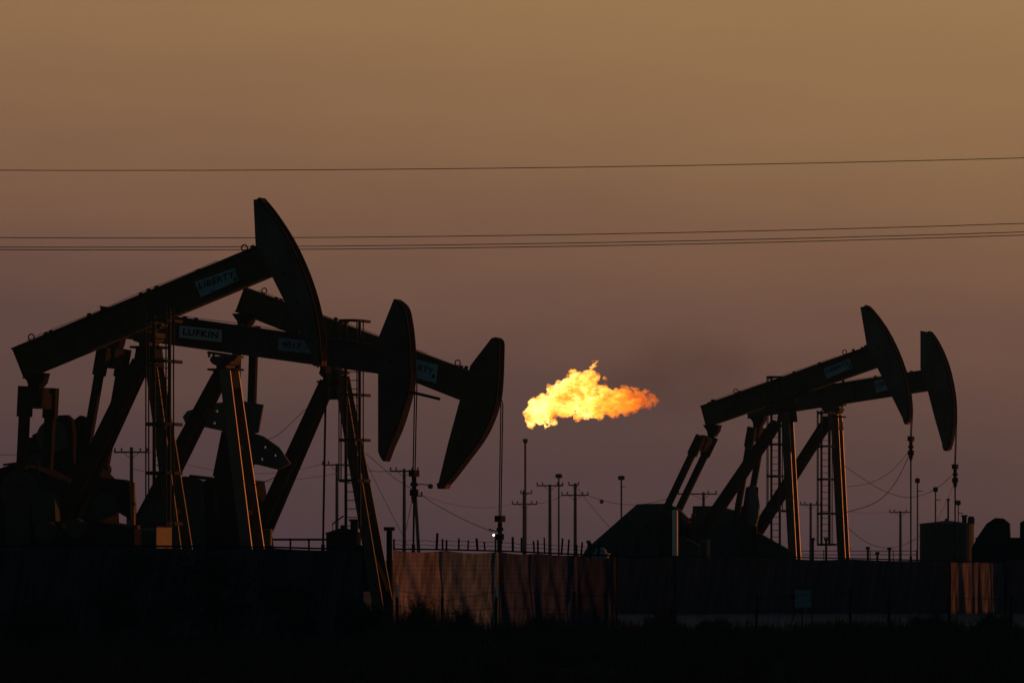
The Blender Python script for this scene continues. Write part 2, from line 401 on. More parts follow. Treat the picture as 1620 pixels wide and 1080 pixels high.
        for z in zz:
            pts = [(u-wide*math.cos(a), v-.06-.68*math.sin(a)**.8, z) for a in ang]
            for p, q in zip(pts, pts[1:]): cg.beam(p, q, Vector((0,0,1)), (-.05, .05), (Vector(q)-Vector(p)).normalized().cross(Vector((0,0,1))), (-.01, .01))
            cg.box((u-wide-.05, v-.1, z-.05), (u-wide+.06, v+.6, z+.05)); cg.box((u+wide-.06, v-.1, z-.05), (u+wide+.05, v+.6, z+.05))
        for a in ang[::2] if False else (ang[0], ang[2], ang[5], ang[8], ang[10]):
            x, y = u-wide*math.cos(a), v-.06-.68*math.sin(a)**.8
            cg.box((x-.02, y-.012, min(zz)), (x+.02, y+.012, z1))
        cg.build('ladder_cage', M['steel'], lad)
    def bridle(s, tp, carrier, bottom, m='black', gap=.11, size=.15):
        a, c, q = s.L(*tp), s.L(*carrier), s.L(*bottom)
        i0 = len(s.S)//3
        b = MB()
        for sg in (-1, 1):
            over = [Vector((p.x+.03, sg*gap, p.y)) for p in s.S[2:] if p.y > a.z+.02][::3]
            pts = over+[Vector((a.x, sg*gap, a.z)), Vector((c.x, sg*gap*.9, c.z))]
            b.tube(pts, .022, 6)
        b.build('bridle_cable', M['black'], s.root)
        d = MB(); k = size
        d.box((c.x-k, -.26, c.z-.16), (c.x+k, .26, c.z+.06)); z = c.z-.16
        for r, h in ((.085,.2),(.13,.12),(.08,.10),(.15,.22),(.10,.14),(.07,.1)):
            d.lathe([(r, z-h), (r, z-.004)], (c.x, 0, 0), 10); z -= h
        d.build('carrier_bar', M['black'], s.root)
        MB().tube([(c.x, 0, z), (q.x, 0, q.z)], .036, 8).build('polished_rod', M['black'], s.root)
        MB().lathe([(.24,0),(.24,.9),(.13,.95),(.13,1.9),(.06,2.0),(.06,q.z+.02)], (q.x, 0, 0), 14).build('wellhead', M['black'], s.root)
    def sign(s, corners, text, size, v=None, mname='panel', drop=False, frame=False, shear=0, space=1.0, dx=0, bold=.022):
        v = -s.hw-.03 if v is None else v
        pts = [s.L(x, y, v) for x, y in corners]              # tl, tr, br, bl
        p = MB().prism([(q.x, q.z) for q in pts], v-.012, v+.012).build('sign_panel', M[mname], s.root)
        br = MB(); c = sum(pts, Vector())/4
        br.box((c.x-.05, v+.0125, c.z-.05), (c.x+.05, -.021, c.z+.05)); br.build('sign_bracket', M['black'], p)
        a = (pts[1]-pts[0]).normalized(); n = Vector((-a.z,0,a.x)); ang = math.atan2(a.z, a.x)
        if frame:
            fb = MB()
            for i in range(4):
                p0, p1 = pts[i], pts[(i+1) % 4]; fb.bar(p0, p1, .055, .04)
            fb.build('sign_frame', M['black'], p)
        t = text_mesh(text, size, M['ink'], shear=shear, space=space, bold=bold); t.parent = p
        wdt = (pts[1]-pts[0]).length
        t.location = c+a*dx*wdt+n*(.05 if drop else 0)+Vector((0,-.02,0)); t.rotation_euler = (R(90), -ang, 0); t.scale = (1.16, 1, 1)
        if drop:
            k = MB(); d = c+a*wdt*.43-n*.11; sc = .062
            poly = [(0, 1.5)]+[(math.cos(x), math.sin(x)) for x in np.linspace(math.pi*.2, -math.pi*1.2, 14)]
            k.prism([(d.x+a.x*x*sc+n.x*y*sc, d.z+a.z*x*sc+n.z*y*sc) for x, y in poly], v-.02, v-.0125)
            k.build('oil_drop_emblem', M['ink'], p)
    def prism(s, name, poly, v0, v1, m, vp=None):
        return MB().prism(s.uz(poly, v0 if vp is None else vp), v0, v1).build(name, M[m], s.root)
    def cord(s, pts, r=.012, v=0, n_=6):
        P = [s.L(x, y, v) for x, y in pts]; S = []
        for i in range(len(P)-1):
            p0, p1, p2, p3 = P[max(i-1,0)], P[i], P[i+1], P[min(i+2, len(P)-1)]
            for k in range(6):
                t = k/6; S.append(.5*((2*p1)+(p2-p0)*t+(2*p0-5*p1+4*p2-p3)*t*t+(3*p1-p0-3*p2+p3)*t**3))
        S.append(P[-1]); MB().tube(S, r, 5).build('signal_cable', M['wire'], s.root)
    def skid(s, x0, x1, h=.55, v=1.0):
        a, b_ = s.L(x0, YH), s.L(x1, YH); m = MB()
        for sg in (-1, 1): m.hbeam((a.x, sg*v, h/2), (b_.x, sg*v, h/2), h, .25, .03)
        k = a.x+.4
        while k < b_.x: m.box((k-.1, -v+.13, .05), (k+.1, v-.13, h-.05)); k += 1.6
        m.build('skid_base', M['steel'], s.root)

# --- the nearest unit, far left
j = Jack(237, 180, 'nearest pumpjack at far left, its head raised above all others beside a pale blue sign')
j.beam((21,551), (430,380), (40,599), (442,432), M['green'])
j.eye(.075); j.eye(.90); j.fittings((.13,.15,.3,.5,.53,.56,.72,.95,.965,.93))
j.head([(401,316),(404,384),(430,437),(455,487),(478,532),(497,568)], [(420,314),(441,340),(466,379),(486,420),(501,461),(511,500),(516,535),(518,572)], M['head'])
j.red_tip([(497,569),(514,571),(513,579),(500,579)])
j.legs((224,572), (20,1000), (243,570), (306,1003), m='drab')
j.saddle((236,522))
j.equalizer((58,590), (61,618), (50,848))
j.ladder(256, 462, 848, hoops=(508,572,671,748,828), wide=.42)
j.bridle((517,560), (515,582), (511,862), size=.09)
j.sign([(308,446),(371,424),(377,444),(318,470)], 'LIBERTY', .27, drop=True, shear=.15, space=1.12, dx=-.015)
j.skid(-60, 330)
j.prism('gearbox', [(-30,760),(-5,742),(22,733),(60,742),(95,760),(100,880),(-30,880)], -.7, .7, 'black')
j.prism('crank_arm', [(8,762),(48,762),(46,868),(10,868)], -1.35, -1.2, 'steel')
j.prism('brake_drum', [(49,779),(86,776),(88,824),(52,826)], -1.3, -.9, 'tank')
j.prism('motor_mount', [(100,900),(215,900),(212,834),(150,824),(100,842)], -.7, .6, 'black')
j.prism('motor', [(140,762),(152,755),(191,758),(204,763),(205,770),(207,822),(180,806),(150,800)], -.75, -.25, 'black')
p = j.L(208, 764, -.45); q = j.L(209, 830, -.45)
mo = MB(); mo.lathe([(.14, q.z), (.14, (p.z+q.z)/2-.05), (.19, (p.z+q.z)/2-.05), (.19, (p.z+q.z)/2+.06), (.145, (p.z+q.z)/2+.06), (.145, p.z)], (p.x-.02, -.45, 0), 16); mo.build('exhaust_stack', M['yellow'], j.root, False)
MB().lathe([(.3,q.z-.12),(.3,q.z-.02),(.14,q.z)], (p.x-.02,-.45,0), 14).build('stack_flange', M['rust'], j.root)

for cx_, cy_, r_, v0, v1 in ((30,775,.62,-1.2,-1.0),(70,840,.34,-1.3,-1.0),(165,800,.42,-.9,-.78),(118,835,.30,-1.1,-.8)):
    q = j.L(cx_, cy_, v0); MB().tube([(q.x, v0, q.z), (q.x, v1, q.z)], r_, 22).build('sheave', M['tank'], j.root)
for x0, y0, x1, y1, v_ in ((5,735,60,728,-.9),(60,728,64,780,-.9),(98,842,140,838,-.9),(150,757,172,765,-.9)):
    MB().tube([j.L(x0,y0,v_), j.L(x1,y1,v_)], .035, 7).build('pipe', M['steel'], j.root)
# --- second unit: nearly level beam with the nameplates
j = Jack(357, 192, 'dark pumpjack with nearly level beam, small framed nameplate and a head with straight vertical back')
j.beam((161,484), (606,546), (158,530), (606,592), M['maroon'], .2)
j.fittings((.3,.34,.5,.7))
j.head([(623,473),(600,531),(598,560),(598,640),(598,714),(602,724)], [(634,474),(648,487),(654,512),(658,548),(659,588),(657,613),(649,645),(638,679),(626,706),(617,730)], M['maroon'])
j.legs((348,596), (144,990), (362,584), (417,996), wr=.40, wf=.40, ts=.32, spread=.58)
j.saddle((357,559), 'maroon')
j.equalizer((180,534), (180,556), (148,742), m='maroon', half=.95, wr=.27)
j.bridle((658,600), (655,746), (654,862), size=.10)
j.sign([(283,513),(353,520.5),(352,542.5),(282,535)], 'LUFKIN', .31, mname='pale', frame=True, space=1.12, bold=.03)
j.sign([(441,534),(512,543),(511,561),(440,554)], '4817 - L', .30, mname='bluebox', dx=-.06)
j.skid(40, 450)
j.prism('counterweight', [(38,770),(27,716),(45,692),(62,690),(75,668),(90,657),(105,656),(113,664),(116,690),(112,790)], -1.25, -.95, 'black')
j.prism('counterweight', [(112,780),(117,664),(126,657),(135,660),(140,672),(141,780)], .9, 1.2, 'black')
j.prism('gearbox', [(45,900),(50,760),(95,735),(140,740),(160,760),(165,900)], -.75, .75, 'black')
j.prism('belt_guard', [(212,822),(240,797),(262,777),(276,760),(290,753),(305,754),(318,761),(322,880),(212,880)], -1.0, -.75, 'tank')
j.prism('engine', [(318,762),(343,753),(398,757),(400,880),(318,880)], .62, .9, 'black')
j.prism('tool_cabinet', [(384,800),(398,800),(401,862),(385,862)], .7, 1.0, 'bluebox')
j.cord([(408,697),(436,690),(470,660),(505,625),(521,596)], .010, .3)
j.cord([(400,768),(430,757),(446,747)], .012, .3)

for cx_, cy_, r_, v0, v1 in ((82,690,.55,-1.32,-1.26),(60,740,.5,-1.3,-1.26),(100,700,.18,-1.4,-1.26),(250,815,.5,-1.08,-1.01)):
    q = j.L(cx_, cy_, v0); MB().tube([(q.x, v0, q.z), (q.x, v1, q.z)], r_, 24).build('hub_plate', M['head'], j.root)
for x0, y0, x1, y1, v_ in ((52,690,60,686,-1.1),(50,702,66,700,-1.1),(300,753,336,757,-1.0),(340,770,344,820,-.7)):
    MB().tube([j.L(x0,y0,v_), j.L(x1,y1,v_)], .06, 7).build('pipe', M['steel'], j.root)
MB().tube([j.L(634,616,.05), j.L(696,631,.05)], .05, 8).build('head_bracket', M['black'], j.root)
# --- third unit: head tipped down
j = Jack(528, 204, 'pumpjack with beam sloping down to the right and head tipped lowest beside the flame')
j.beam((388,454), (748,588), (374,493), (738,636), M['green'], .2)
j.eye(.08); j.eye(.93); j.fittings((.14,.16,.19,.4,.6,.95,.97))
j.head([(778,534),(744,578),(737,605),(727,634),(709,700),(693,766)], [(790,534),(798,541),(798,570),(797,600),(794,630),(785,662),(770,693),(746,726),(722,757),(712,768)], M['green'])
j.red_tip([(694,764),(711,766),(707,773),(696,773)])
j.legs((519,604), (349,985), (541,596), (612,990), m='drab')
j.saddle((528,580))
j.equalizer((388,496), (389,520), (385,650), half=.85, wr=.27)
j.crank((370,775), .85, [([(289,659),(296,650),(335,638),(378,633),(416,640),(408,684),(370,689),(350,681),(293,669)], [(343,650),(339,669)]),
                        ([(378,690),(393,682),(416,690),(440,707),(459,733),(441,743),(408,735),(380,733)], [(419,707),(414,726),(435,720)])],
        [(352,682),(404,686),(396,790),(338,752)], far=False)
h = MB()
j.ladder(558, 507, 836, hoops=(508,625,696,760), wide=.42)
j.bridle((794,640), (791,818), (790,960), size=.12)
j.sign([(630,561),(693,577),(690,606),(626,590)], 'LIBERTY', .27, drop=True, shear=.1, space=1.12, dx=-.015)
j.skid(240, 640)
j.prism('gearbox', [(300,900),(330,770),(350,755),(400,760),(420,900)], -.6, .6, 'black')
j.prism('leg_box', [(560,935),(562,862),(585,862),(612,935)], -.1, .3, 'black')
j.cord([(558,702),(585,722),(600,735),(630,760),(668,782)], .010, .2)

for cx_, cy_, r_ in ((372,745,.16),(335,772,.35),(308,778,.3)):
    q = j.L(cx_, cy_, -.7); MB().tube([(q.x, -.72, q.z), (q.x, -.601, q.z)], r_, 20).build('hub_plate', M['head'], j.root)
# --- the right hand pair
j = Jack(1245, 262, 'nearer pumpjack of the right pair, steeper beam with a whole pale blue sign')
j.beam((1109,642), (1378,546), (1118,676), (1392,580), M['green'])
j.eye(.21); j.eye(.85); j.fittings((.05,.07,.08,.23,.55,.7,.9,.95,.97))
j.head([(1361,486),(1371,546),(1388,582),(1410,625),(1430,666)], [(1374,483),(1382,490),(1400,513),(1416,541),(1429,571),(1438,600),(1443,628),(1444,652),(1441,668)], M['head'])
j.red_tip([(1430,663),(1439,664),(1438,671),(1433,671)])
j.legs((1229,668), (1029,962), (1245,652), (1262,966), wf=.38, ts=.28, spread=.31)
j.saddle((1246,627))
j.equalizer((1128,672), (1117,694), (1040,855), wr=.30)
j.ladder(1227, 595, 884, hoops=(597,703,753,808), wide=.34, half=.2)
j.bridle((1443,650), (1441,692), (1441,880), size=.1)
j.sign([(1303,583),(1344,567),(1348,582),(1308,599)], 'LIBERTY', .25, drop=True, shear=.15, space=1.12, dx=-.015)
j.skid(990, 1290)
j.prism('belt_guard', [(915,890),(927,868),(1008,797),(1054,796),(1072,804),(1090,822),(1096,890)], .5, .8, 'tank')
j.prism('gearbox', [(1000,900),(1004,850),(1030,820),(1070,815),(1095,840),(1100,900)], -.6, .45, 'black')
j.prism('crank_arm', [(1012,905),(1015,850),(1035,845),(1045,905)], -1.45, -1.25, 'tank')
j.prism('counterweight', [(1062,880),(1064,855),(1080,848),(1105,862),(1128,884),(1120,886)], -1.3, -1.1, 'tank')
p, q = j.L(1097, 812, -.4), j.L(1097, 858, -.4)
MB().lathe([(.15,q.z),(.15,p.z-.35),(.2,p.z-.35),(.2,p.z-.2),(.1,p.z-.18),(.1,p.z)], (p.x,-.4,0), 14).build('exhaust_stack', M['rust'], j.root)
j.cord([(1437,722),(1424,750),(1405,778),(1380,797),(1335,811)], .016, .2)
j.cord([(1436,716),(1410,745),(1375,764),(1336,770)], .010, .2)

j = Jack(1320, 270, 'rightmost pumpjack, farther of its pair, with shallower beam and half hidden sign')
j.beam((1180,628), (1462,585), (1184,662), (1470,618), M['green'])
j.fittings((.55,.73,.88,.90,.93))
j.head([(1456,523),(1456,583),(1468,620),(1480,666),(1493,711)], [(1474,524),(1481,533),(1492,552),(1503,580),(1510,610),(1514,640),(1513,670),(1509,698),(1505,711)], M['head'])
j.red_tip([(1492,704),(1504,705),(1502,713),(1495,713)])
j.legs((1312,662), (1120,962), (1323,656), (1339,963), wf=.38, ts=.28, spread=.31)
j.saddle((1319,641))
j.equalizer((1200,658), (1198,680), (1172,830), half=1.0, wr=.27)
j.ladder(1306, 649, 863, hoops=(653,706,758,812,861), wide=.34, half=.2)
j.bridle((1513,660), (1511,736), (1511,880), size=.1)
j.sign([(1383,602),(1424,594),(1427,611),(1386,621)], 'LIBERTY', .25, drop=True, shear=.1, space=1.12, dx=-.015)
j.skid(1090, 1360)
j.prism('gearbox', [(1092,900),(1096,800),(1131,800),(1150,806),(1164,808),(1178,798),(1190,830),(1200,900)], -.6, .6, 'tank')
j.prism('crank_arm', [(1172,880),(1168,850),(1180,770),(1198,770),(1196,880)], -1.2, -1.0, 'black')
j.prism('counterweight', [(1184,832),(1184,768),(1191,768),(1197,780),(1200,800),(1199,818),(1195,832)], -1.45, -1.22, 'head')
j.prism('belt_guard', [(1180,900),(1180,836),(1188,836),(1246,868),(1252,900)], -.9, -.65, 'tank')
j.cord([(1505,752),(1485,770),(1458,783),(1430,786),(1390,772),(1336,737)], .012, .2)
j.cord([(1508,768),(1494,800),(1483,822)], .008, .2)

# ------------------------------------------------------------------ fences
def fence(label, pts, tarp, folds=.06, slant=.0, wire_h=0, spacing=2.6, group='site fences', seed=1, only_posts=()):
    """pts: (x, y, top height) along the line"""
    rr = random.Random(seed); P = [Vector((x, y, 0)) for x, y, h in pts]; H = [h for *_, h in pts]
    root = thing('windscreen_fence', label, 'fence', P[0], 0, group); O = P[0]
    for i in range(len(P)-1):
        a, c = P[i], P[i+1]; Ls = (c-a).length; d = (c-a).normalized(); n = Vector((d.y, -d.x, 0))
        k = max(1, round(Ls/spacing))
        for s_ in range(k):
            f0, f1 = s_/k, (s_+1)/k; nx, nz_ = 44, 14; vs = []; ph = [rr.uniform(0, 6.3) for _ in range(6)]
            lean = rr.uniform(.5, 1)*slant; sag = rr.uniform(.02, .08)
            for q in range(nz_+1):
                for x_ in range(nx+1):
                    f = f0+(f1-f0)*(x_/nx); t = q/nz_; h = H[i]+(H[i+1]-H[i])*f
                    xx = x_/nx*Ls/k; g = math.sin(math.pi*x_/nx)
                    ss = xx-lean*(1-t)
                    o = folds*(math.sin(ss*4.1+ph[0])+.6*math.sin(ss*9.3+ph[1])+.4*math.sin(ss*17+ph[2]+t*2))*(.35+.65*(1-t))*min(1, g*3)
                    p_ = a.lerp(c, f)+d*(0)+n*(.06+folds+o)+Vector((0,0,.03+t*(h-.08-sag*g)))
                    vs.append(p_-O)
            m_ = MB().add(vs, [(q*(nx+1)+x_, q*(nx+1)+x_+1, (q+1)*(nx+1)+x_+1, (q+1)*(nx+1)+x_) for q in range(nz_) for x_ in range(nx)])
            m_.build('windscreen_panel', tarp[(s_+i) % len(tarp)], root, True)
            for f in ((f0, f1) if (i == len(P)-2 and s_ == k-1) else (f0,)):
                h = H[i]+(H[i+1]-H[i])*f; p_ = a.lerp(c, f)-O
                ln = Vector((rr.uniform(-.05,.05), 0, 0))
                MB().tube([p_, p_+ln+Vector((0,0,h+wire_h*rr.uniform(.7, 1.15)+.03))], .032, 8).build('post', M['black'], root)
        hr = H[i]; rail = MB().tube([a-O+Vector((0,0,H[i]-.02)), c-O+Vector((0,0,H[i+1]-.02))], .03, 6); rail.build('top_rail', M['black'], root)
        if wire_h:
            for e in (.35, .75):
                MB().tube([a.lerp(c, f)-O+Vector((0, 0, H[i]+(H[i+1]-H[i])*f+wire_h*e+.012*math.sin(f*23)+.008*math.sin(f*71))) for f in np.linspace(0, 1, 40)], .008, 4).build('barbed_wire', M['wire'], root)
    return root
def fp(px, Y, py): return (gx(px, Y), Y, HC+(YH-py)*Y/F)
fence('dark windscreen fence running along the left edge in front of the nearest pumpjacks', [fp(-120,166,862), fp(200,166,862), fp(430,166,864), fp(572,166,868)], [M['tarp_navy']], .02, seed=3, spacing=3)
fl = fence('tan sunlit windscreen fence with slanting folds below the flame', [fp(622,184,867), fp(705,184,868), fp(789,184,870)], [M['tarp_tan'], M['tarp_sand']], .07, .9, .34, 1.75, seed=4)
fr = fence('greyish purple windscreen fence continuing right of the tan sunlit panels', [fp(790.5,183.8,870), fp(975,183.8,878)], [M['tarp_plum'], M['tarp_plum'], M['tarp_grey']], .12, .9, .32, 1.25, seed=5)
for rt_, lst in ((fl, ((692,843),(700,852),(726,851),(741,854),(754,851),(766,856))), (fr, ((811,849),(825,850),(844,855),(861,850),(890,851),(900,853),(921,857),(934,858),(948,860)))):
    for px, y in lst:
        p = at(px, y, 184.1)-rt_.location; zb = at(px, 867.5+10*max(0, px-789)/186+3*max(0, min(1,(px-622)/167)), 184.1).z; lean = random.uniform(-.05, .05)
        MB().tube([(p.x+lean, .05, zb-.03), (p.x, .05, p.z)], random.choice((.03, .035, .045)), 6).build('wire_arm', M['black'], rt_)
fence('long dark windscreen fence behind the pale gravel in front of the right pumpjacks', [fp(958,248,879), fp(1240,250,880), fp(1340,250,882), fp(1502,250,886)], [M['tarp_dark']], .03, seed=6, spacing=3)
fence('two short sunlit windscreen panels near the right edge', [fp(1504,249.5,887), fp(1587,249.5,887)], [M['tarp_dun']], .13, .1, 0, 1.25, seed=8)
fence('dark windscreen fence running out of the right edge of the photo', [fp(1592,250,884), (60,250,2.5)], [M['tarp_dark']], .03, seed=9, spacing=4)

# wire strand fence through the grass
root = thing('wire_fence', 'low barbed wire fence with thin leaning posts standing in the grass', 'fence', (gx(628,172), 172, 0))
O = root.location.copy()
tops = []
for px, py in ((440,950),(530,945),(628,925),(700,945),(785,930),(908,935),(958,935),(1063,950),(1198,940),(1345,930),(1407,945),(1500,940),(1600,942)):
    p = at(px, py, 172)-O; ln = random.uniform(-.06, .06); h = p.z
    MB().tube([(p.x-ln, 0, 0), (p.x, 0, h)], .045, 7).build('post', M['wood'], root); tops.append((p.x, h))
for k in (.28, .62, .92):
    MB().tube([(x, -.05, h*k) for x, h in tops], .008, 4).build('wire', M['wire'], root)
for px in (628, 786):
    p = at(px, 925, 171.8)-O
    MB().box((p.x-.04, -.1, p.z-.36), (p.x+.045, -.06, p.z-.02)).build('marker_plate', M['white'], root)

# tall pale marker pole
t = thing('marker_pole', 'tall thin pale pole rising in front of the belt guard', 'pole', (gx(1068,176), 176, 0))
z = at(1068, 808, 176).z; z2 = at(1068, 876, 176).z
MB().lathe([(.05,0),(.05,z2)], (0,0,0), 10).build('lower_pipe', M['steel'], t)
MB().lathe([(.085,z2-.05),(.085,z),(.06,z+.03)], (0,0,0), 12).build('upper_pipe', M['white'], t)

# meter box on legs
t = thing('meter_box', 'small bluish meter box on splayed legs in front of the dark right fence', 'meter box', (gx(1270,186), 186, 0))
a, c = at(1258,931,186)-t.location, at(1283,960,186)-t.location
MB().box((a.x, -.15, c.z), (c.x, .15, a.z)).build('cabinet', M['bluebox'], t)
MB().box((a.x-.03, -.18, a.z), (c.x+.03, .18, a.z+.04)).build('lid', M['steel'], t)
for x, xe in ((a.x+.03, -.45), (0, -.05), (c.x-.03, .4)): MB().tube([(x, .02, c.z+.01), (xe, .05, 0)], .022, 6).build('leg', M['steel'], t)
MB().box((a.x-.16, -.1, c.z+.28), (a.x-.004, .05, c.z+.40)).build('side_valve', M['black'], t)

# ------------------------------------------------------------------ tanks and site equipment
def tank(px0, px1, ytop, D, label, m, roof=.3, rail=True, name='storage_tank'):
    r = (px1-px0)/2*D/F; x = gx((px0+px1)/2, D); h = at(0, ytop, D).z
    t = thing(name, label, 'tank', (x, D, 0))
    MB().lathe([(r,0),(r,h-.06),(r+.03,h-.06),(r+.03,h)], n=36).build('shell', M[m], t)
    MB().lathe([(r-.01,h+.004),(.12,h+roof),(.12,h+roof+.12)], n=36).build('roof', M[m], t)
    k = MB(); k.lathe([(.14,h),(.14,h+.42),(.2,h+.42),(.2,h+.5)], (r*.62,-r*.3,0), 12); k.build('hatch', M['black'], t)
    return t, h, r
t, h, r = tank(1455, 1541, 828, 330, 'squat greenish oil tank beyond the right fence, low cone roof', 'tank', .18)
MB().lathe([(.055,h+.05),(.055,h+1.35),(.1,h+1.35),(.1,h+1.45)], (gx(1500,330)-t.location.x, 0, 0), 8).build('vent_pipe', M['black'], t)
MB().lathe([(.2,h),(.2,h+.3),(.14,h+.42)], (r*.86,-r*.4,0), 12).build('relief_valve', M['black'], t)
t, h, r = tank(516, 571, 842, 212, 'small dark upright tank beside the ladder of the third pumpjack', 'black', .16, name='separator_tank')
MB().tube([(-.4,-.2,h), (-.4,-.2,h+.32), (.0,-.1,h+.62)], .03, 6).build('vent_pipe', M['black'], t)

t = thing('pumping_unit', 'rounded black pump machinery cut off by the right edge', 'pump machinery', (gx(1590,256), 256, 0), -PSI)
def loc_uz(pts, D): return [(gx(x, D)-gx(1590,256), at(x, y, D).z) for x, y in pts]
MB().prism(loc_uz([(1546,900),(1546,866),(1556,848),(1570,828),(1584,819),(1596,820),(1606,828),(1609,900)], 256), -1.2, -.95).build('counterweight', M['black'], t)
MB().prism(loc_uz([(1606,900),(1607,826),(1618,820),(1632,822),(1645,835),(1650,900)], 256), .9, 1.2).build('counterweight', M['black'], t)
MB().box((-1.2,-.7,0), (1.8,.7,at(0,850,256).z)).build('gearbox', M['black'], t)

def cabinet(px0, px1, y0, D, dep, label, m, name='control_cabinet', cat='cabinet', rz=0):
    x = gx((px0+px1)/2, D); w2 = (px1-px0)/2*D/F; h = at(0, y0, D).z
    t = thing(name, label, cat, (x, D, 0), rz)
    MB().box((-w2,-dep/2,.25), (w2,dep/2,h)).build('body', M[m], t)
    MB().box((-w2-.03,-dep/2-.03,h), (w2+.03,dep/2+.03,h+.04)).build('lid', M['steel'], t)
    MB().box((-w2+.05,-dep/2-.02,.4), (w2-.05,-dep/2-.0005,h-.1)).build('door', M['steel'], t)
    for sx_ in (-1, 1): MB().box((sx_*w2*.8-.04,-dep*.4,0), (sx_*w2*.8+.04,dep*.4,.25)).build('leg', M['steel'], t)
    return t
cabinet(232, 262, 834, 176, .9, 'pale boxy cabinet catching orange light under the ladder of the nearest pumpjack', 'yellow', rz=R(-28))
t = thing('vent_pipe', 'short thick capped pale pipe beside the front leg of the level pumpjack', 'pipe', (gx(424,196), 196, 0))
zt = at(0,836,196).z
MB().lathe([(.13,0),(.13,zt-.28)], n=14).build('pipe', M['yellow'], t)
MB().lathe([(.15,zt-.278),(.15,zt-.02),(.1,zt)], n=14).build('cap', M['yellow'], t)
t = cabinet(1108, 1122, 853, 258, .35, 'narrow pale box catching the light below the leaning pitman arms', 'yellow', 'junction_box', 'junction box', R(-25))
t = thing('valve_housing', 'small blue domed housing peeking over the right end of the tan and purple fence', 'housing', (gx(950,200), 200, 0)); h = at(0,875,200).z
MB().lathe([(.30,0),(.30,h-.05)], n=20).build('body', M['bluebox'], t)
MB().lathe([(.34,h-.05),(.34,h),(.23,h+.004)]+[(.23*math.cos(a), h+.004+.22*math.sin(a)) for a in np.linspace(.1, 1.45, 7)], n=20).build('dome', M['bluebox'], t)

# ------------------------------------------------------------------ utility poles, lamps, flare
def pole(px, ytop, D, arms, label, brace=True, lean=0, lamp=None, xbase=None, r=.15):
    base = Vector((gx(px if xbase is None else xbase, D), D, 0)); t = thing('utility_pole', label, 'utility pole', base, 0, 'utility poles')
    top = at(px, ytop, D)-base
    MB().tube([(0,0,0), top], r*1.15, 10, r*.85).build('pole', M['wood'], t)
    for y, x0, x1 in arms:
        f = (at(0,y,D).z)/top.z; c = top*f
        a, e = at(x0,y,D)-base, at(x1,y,D)-base
        dv = Vector((0,-.2,0))
        arm = MB().bar(a+dv, e+dv, .13, .10).build('crossarm', M['wood'], t)
        for g in (.02, .22, .78, .98) if (x1-x0)*D/F > 1.5 else (.05, .95):
            p = a.lerp(e, g)+dv; MB().lathe([(.03,.0),(.06,.1),(.08,.14),(.05,.26),(.02,.28)], p+Vector((0,0,.06)), 8).build('insulator', M['black'], arm)
        if brace:
            bb = MB()
            for p in (a, e):
                m_ = c.lerp(p, .5); bb.bar(m_+dv, c+Vector((0,-.17,-.55)), .04, .03)
            bb.build('brace', M['steel'], arm)
    return t, base, top
P1 = pole(208, 707, 450, [(715,181,234)], 'single crossarm utility pole between the rear leg and ladder of the nearest pumpjack', r=.16)
pole(533, 733, 500, [(735,510,556)], 'utility pole partly hidden behind the ladder of the third pumpjack')
P3 = pole(639.5, 741, 480, [(745,617,662)], 'utility pole with one crossarm left of the hanging rod of the level pumpjack')
t, bs, tp = pole(656, 765, 470, [(784,653,668)], 'leaning pole with a lamp arm right beside the hanging rod', xbase=666, brace=False)
a = at(658,768,470)-bs; e = at(681,767,470)-bs
MB().tube([a, a.lerp(e,.3)+Vector((0,0,.12)), e], .05, 6).build('lamp_arm', M['steel'], t)
MB().lathe([(.1,-.3),(.22,-.2),(.2,.05),(.05,.1)], e, 10).build('lamp_head', M['black'], t)
P5 = pole(829, 775, 600, [(780,823,842),(797,810,850)], 'double crossarm utility pole in line with the flare stack', r=.17)
P6 = pole(870, 766, 560, [(768,849,891)], 'utility pole with wide top crossarm left of the tall floodlight mast', r=.17)
P7 = pole(910, 764, 560, [(767,899,916),(783,888,931)], 'utility pole with a short upper and a wide lower crossarm right of the floodlight mast', r=.17)
P8 = pole(1113, 778, 560, [(781,1072,1134)], 'utility pole seen between the two right pumpjacks\' slanting arms', r=.16)
P9 = pole(1282.5, 795, 600, [(798,1266,1299)], 'utility pole standing between the front legs of the right pumpjacks', r=.14)
P10 = pole(1424.5, 808, 650, [(810,1407,1441)], 'utility pole left of the hanging rod of the nearer right pumpjack', r=.16)

def mast(px, ytop, D, label, r=.07, head=.55):
    t = thing('floodlight_mast', label, 'lamp post', (gx(px,D), D, 0), 0, 'floodlight masts'); h = at(0,ytop,D).z
    MB().tube([(0,0,0),(0,0,h-.05)], r*1.3, 8, r).build('mast', M['wood'], t)
    hb = MB().lathe([(head*.55,h-.28),(head,h-.22),(head,h+.02),(head*.7,h+.1)], n=12).build('lamp_head', M['black'], t)
    MB().box((-.02,-.03,h-.9), (.38,.03,h-.84)).build('bracket', M['wood'], t)
mast(884, 751, 500, 'tall thin floodlight mast between two wide utility poles', head=.30)
mast(983, 754, 500, 'thin floodlight mast alone behind the belt guard slope', head=.30)
mast(1451.5, 758, 430, 'tallest floodlight mast above the oil tank left rim', head=.19, r=.05)
mast(1480, 772, 430, 'middle floodlight mast above the oil tank roof', head=.19, r=.05)
mast(1516, 793, 430, 'shortest floodlight mast right of the tank vent pipe', head=.19, r=.04)

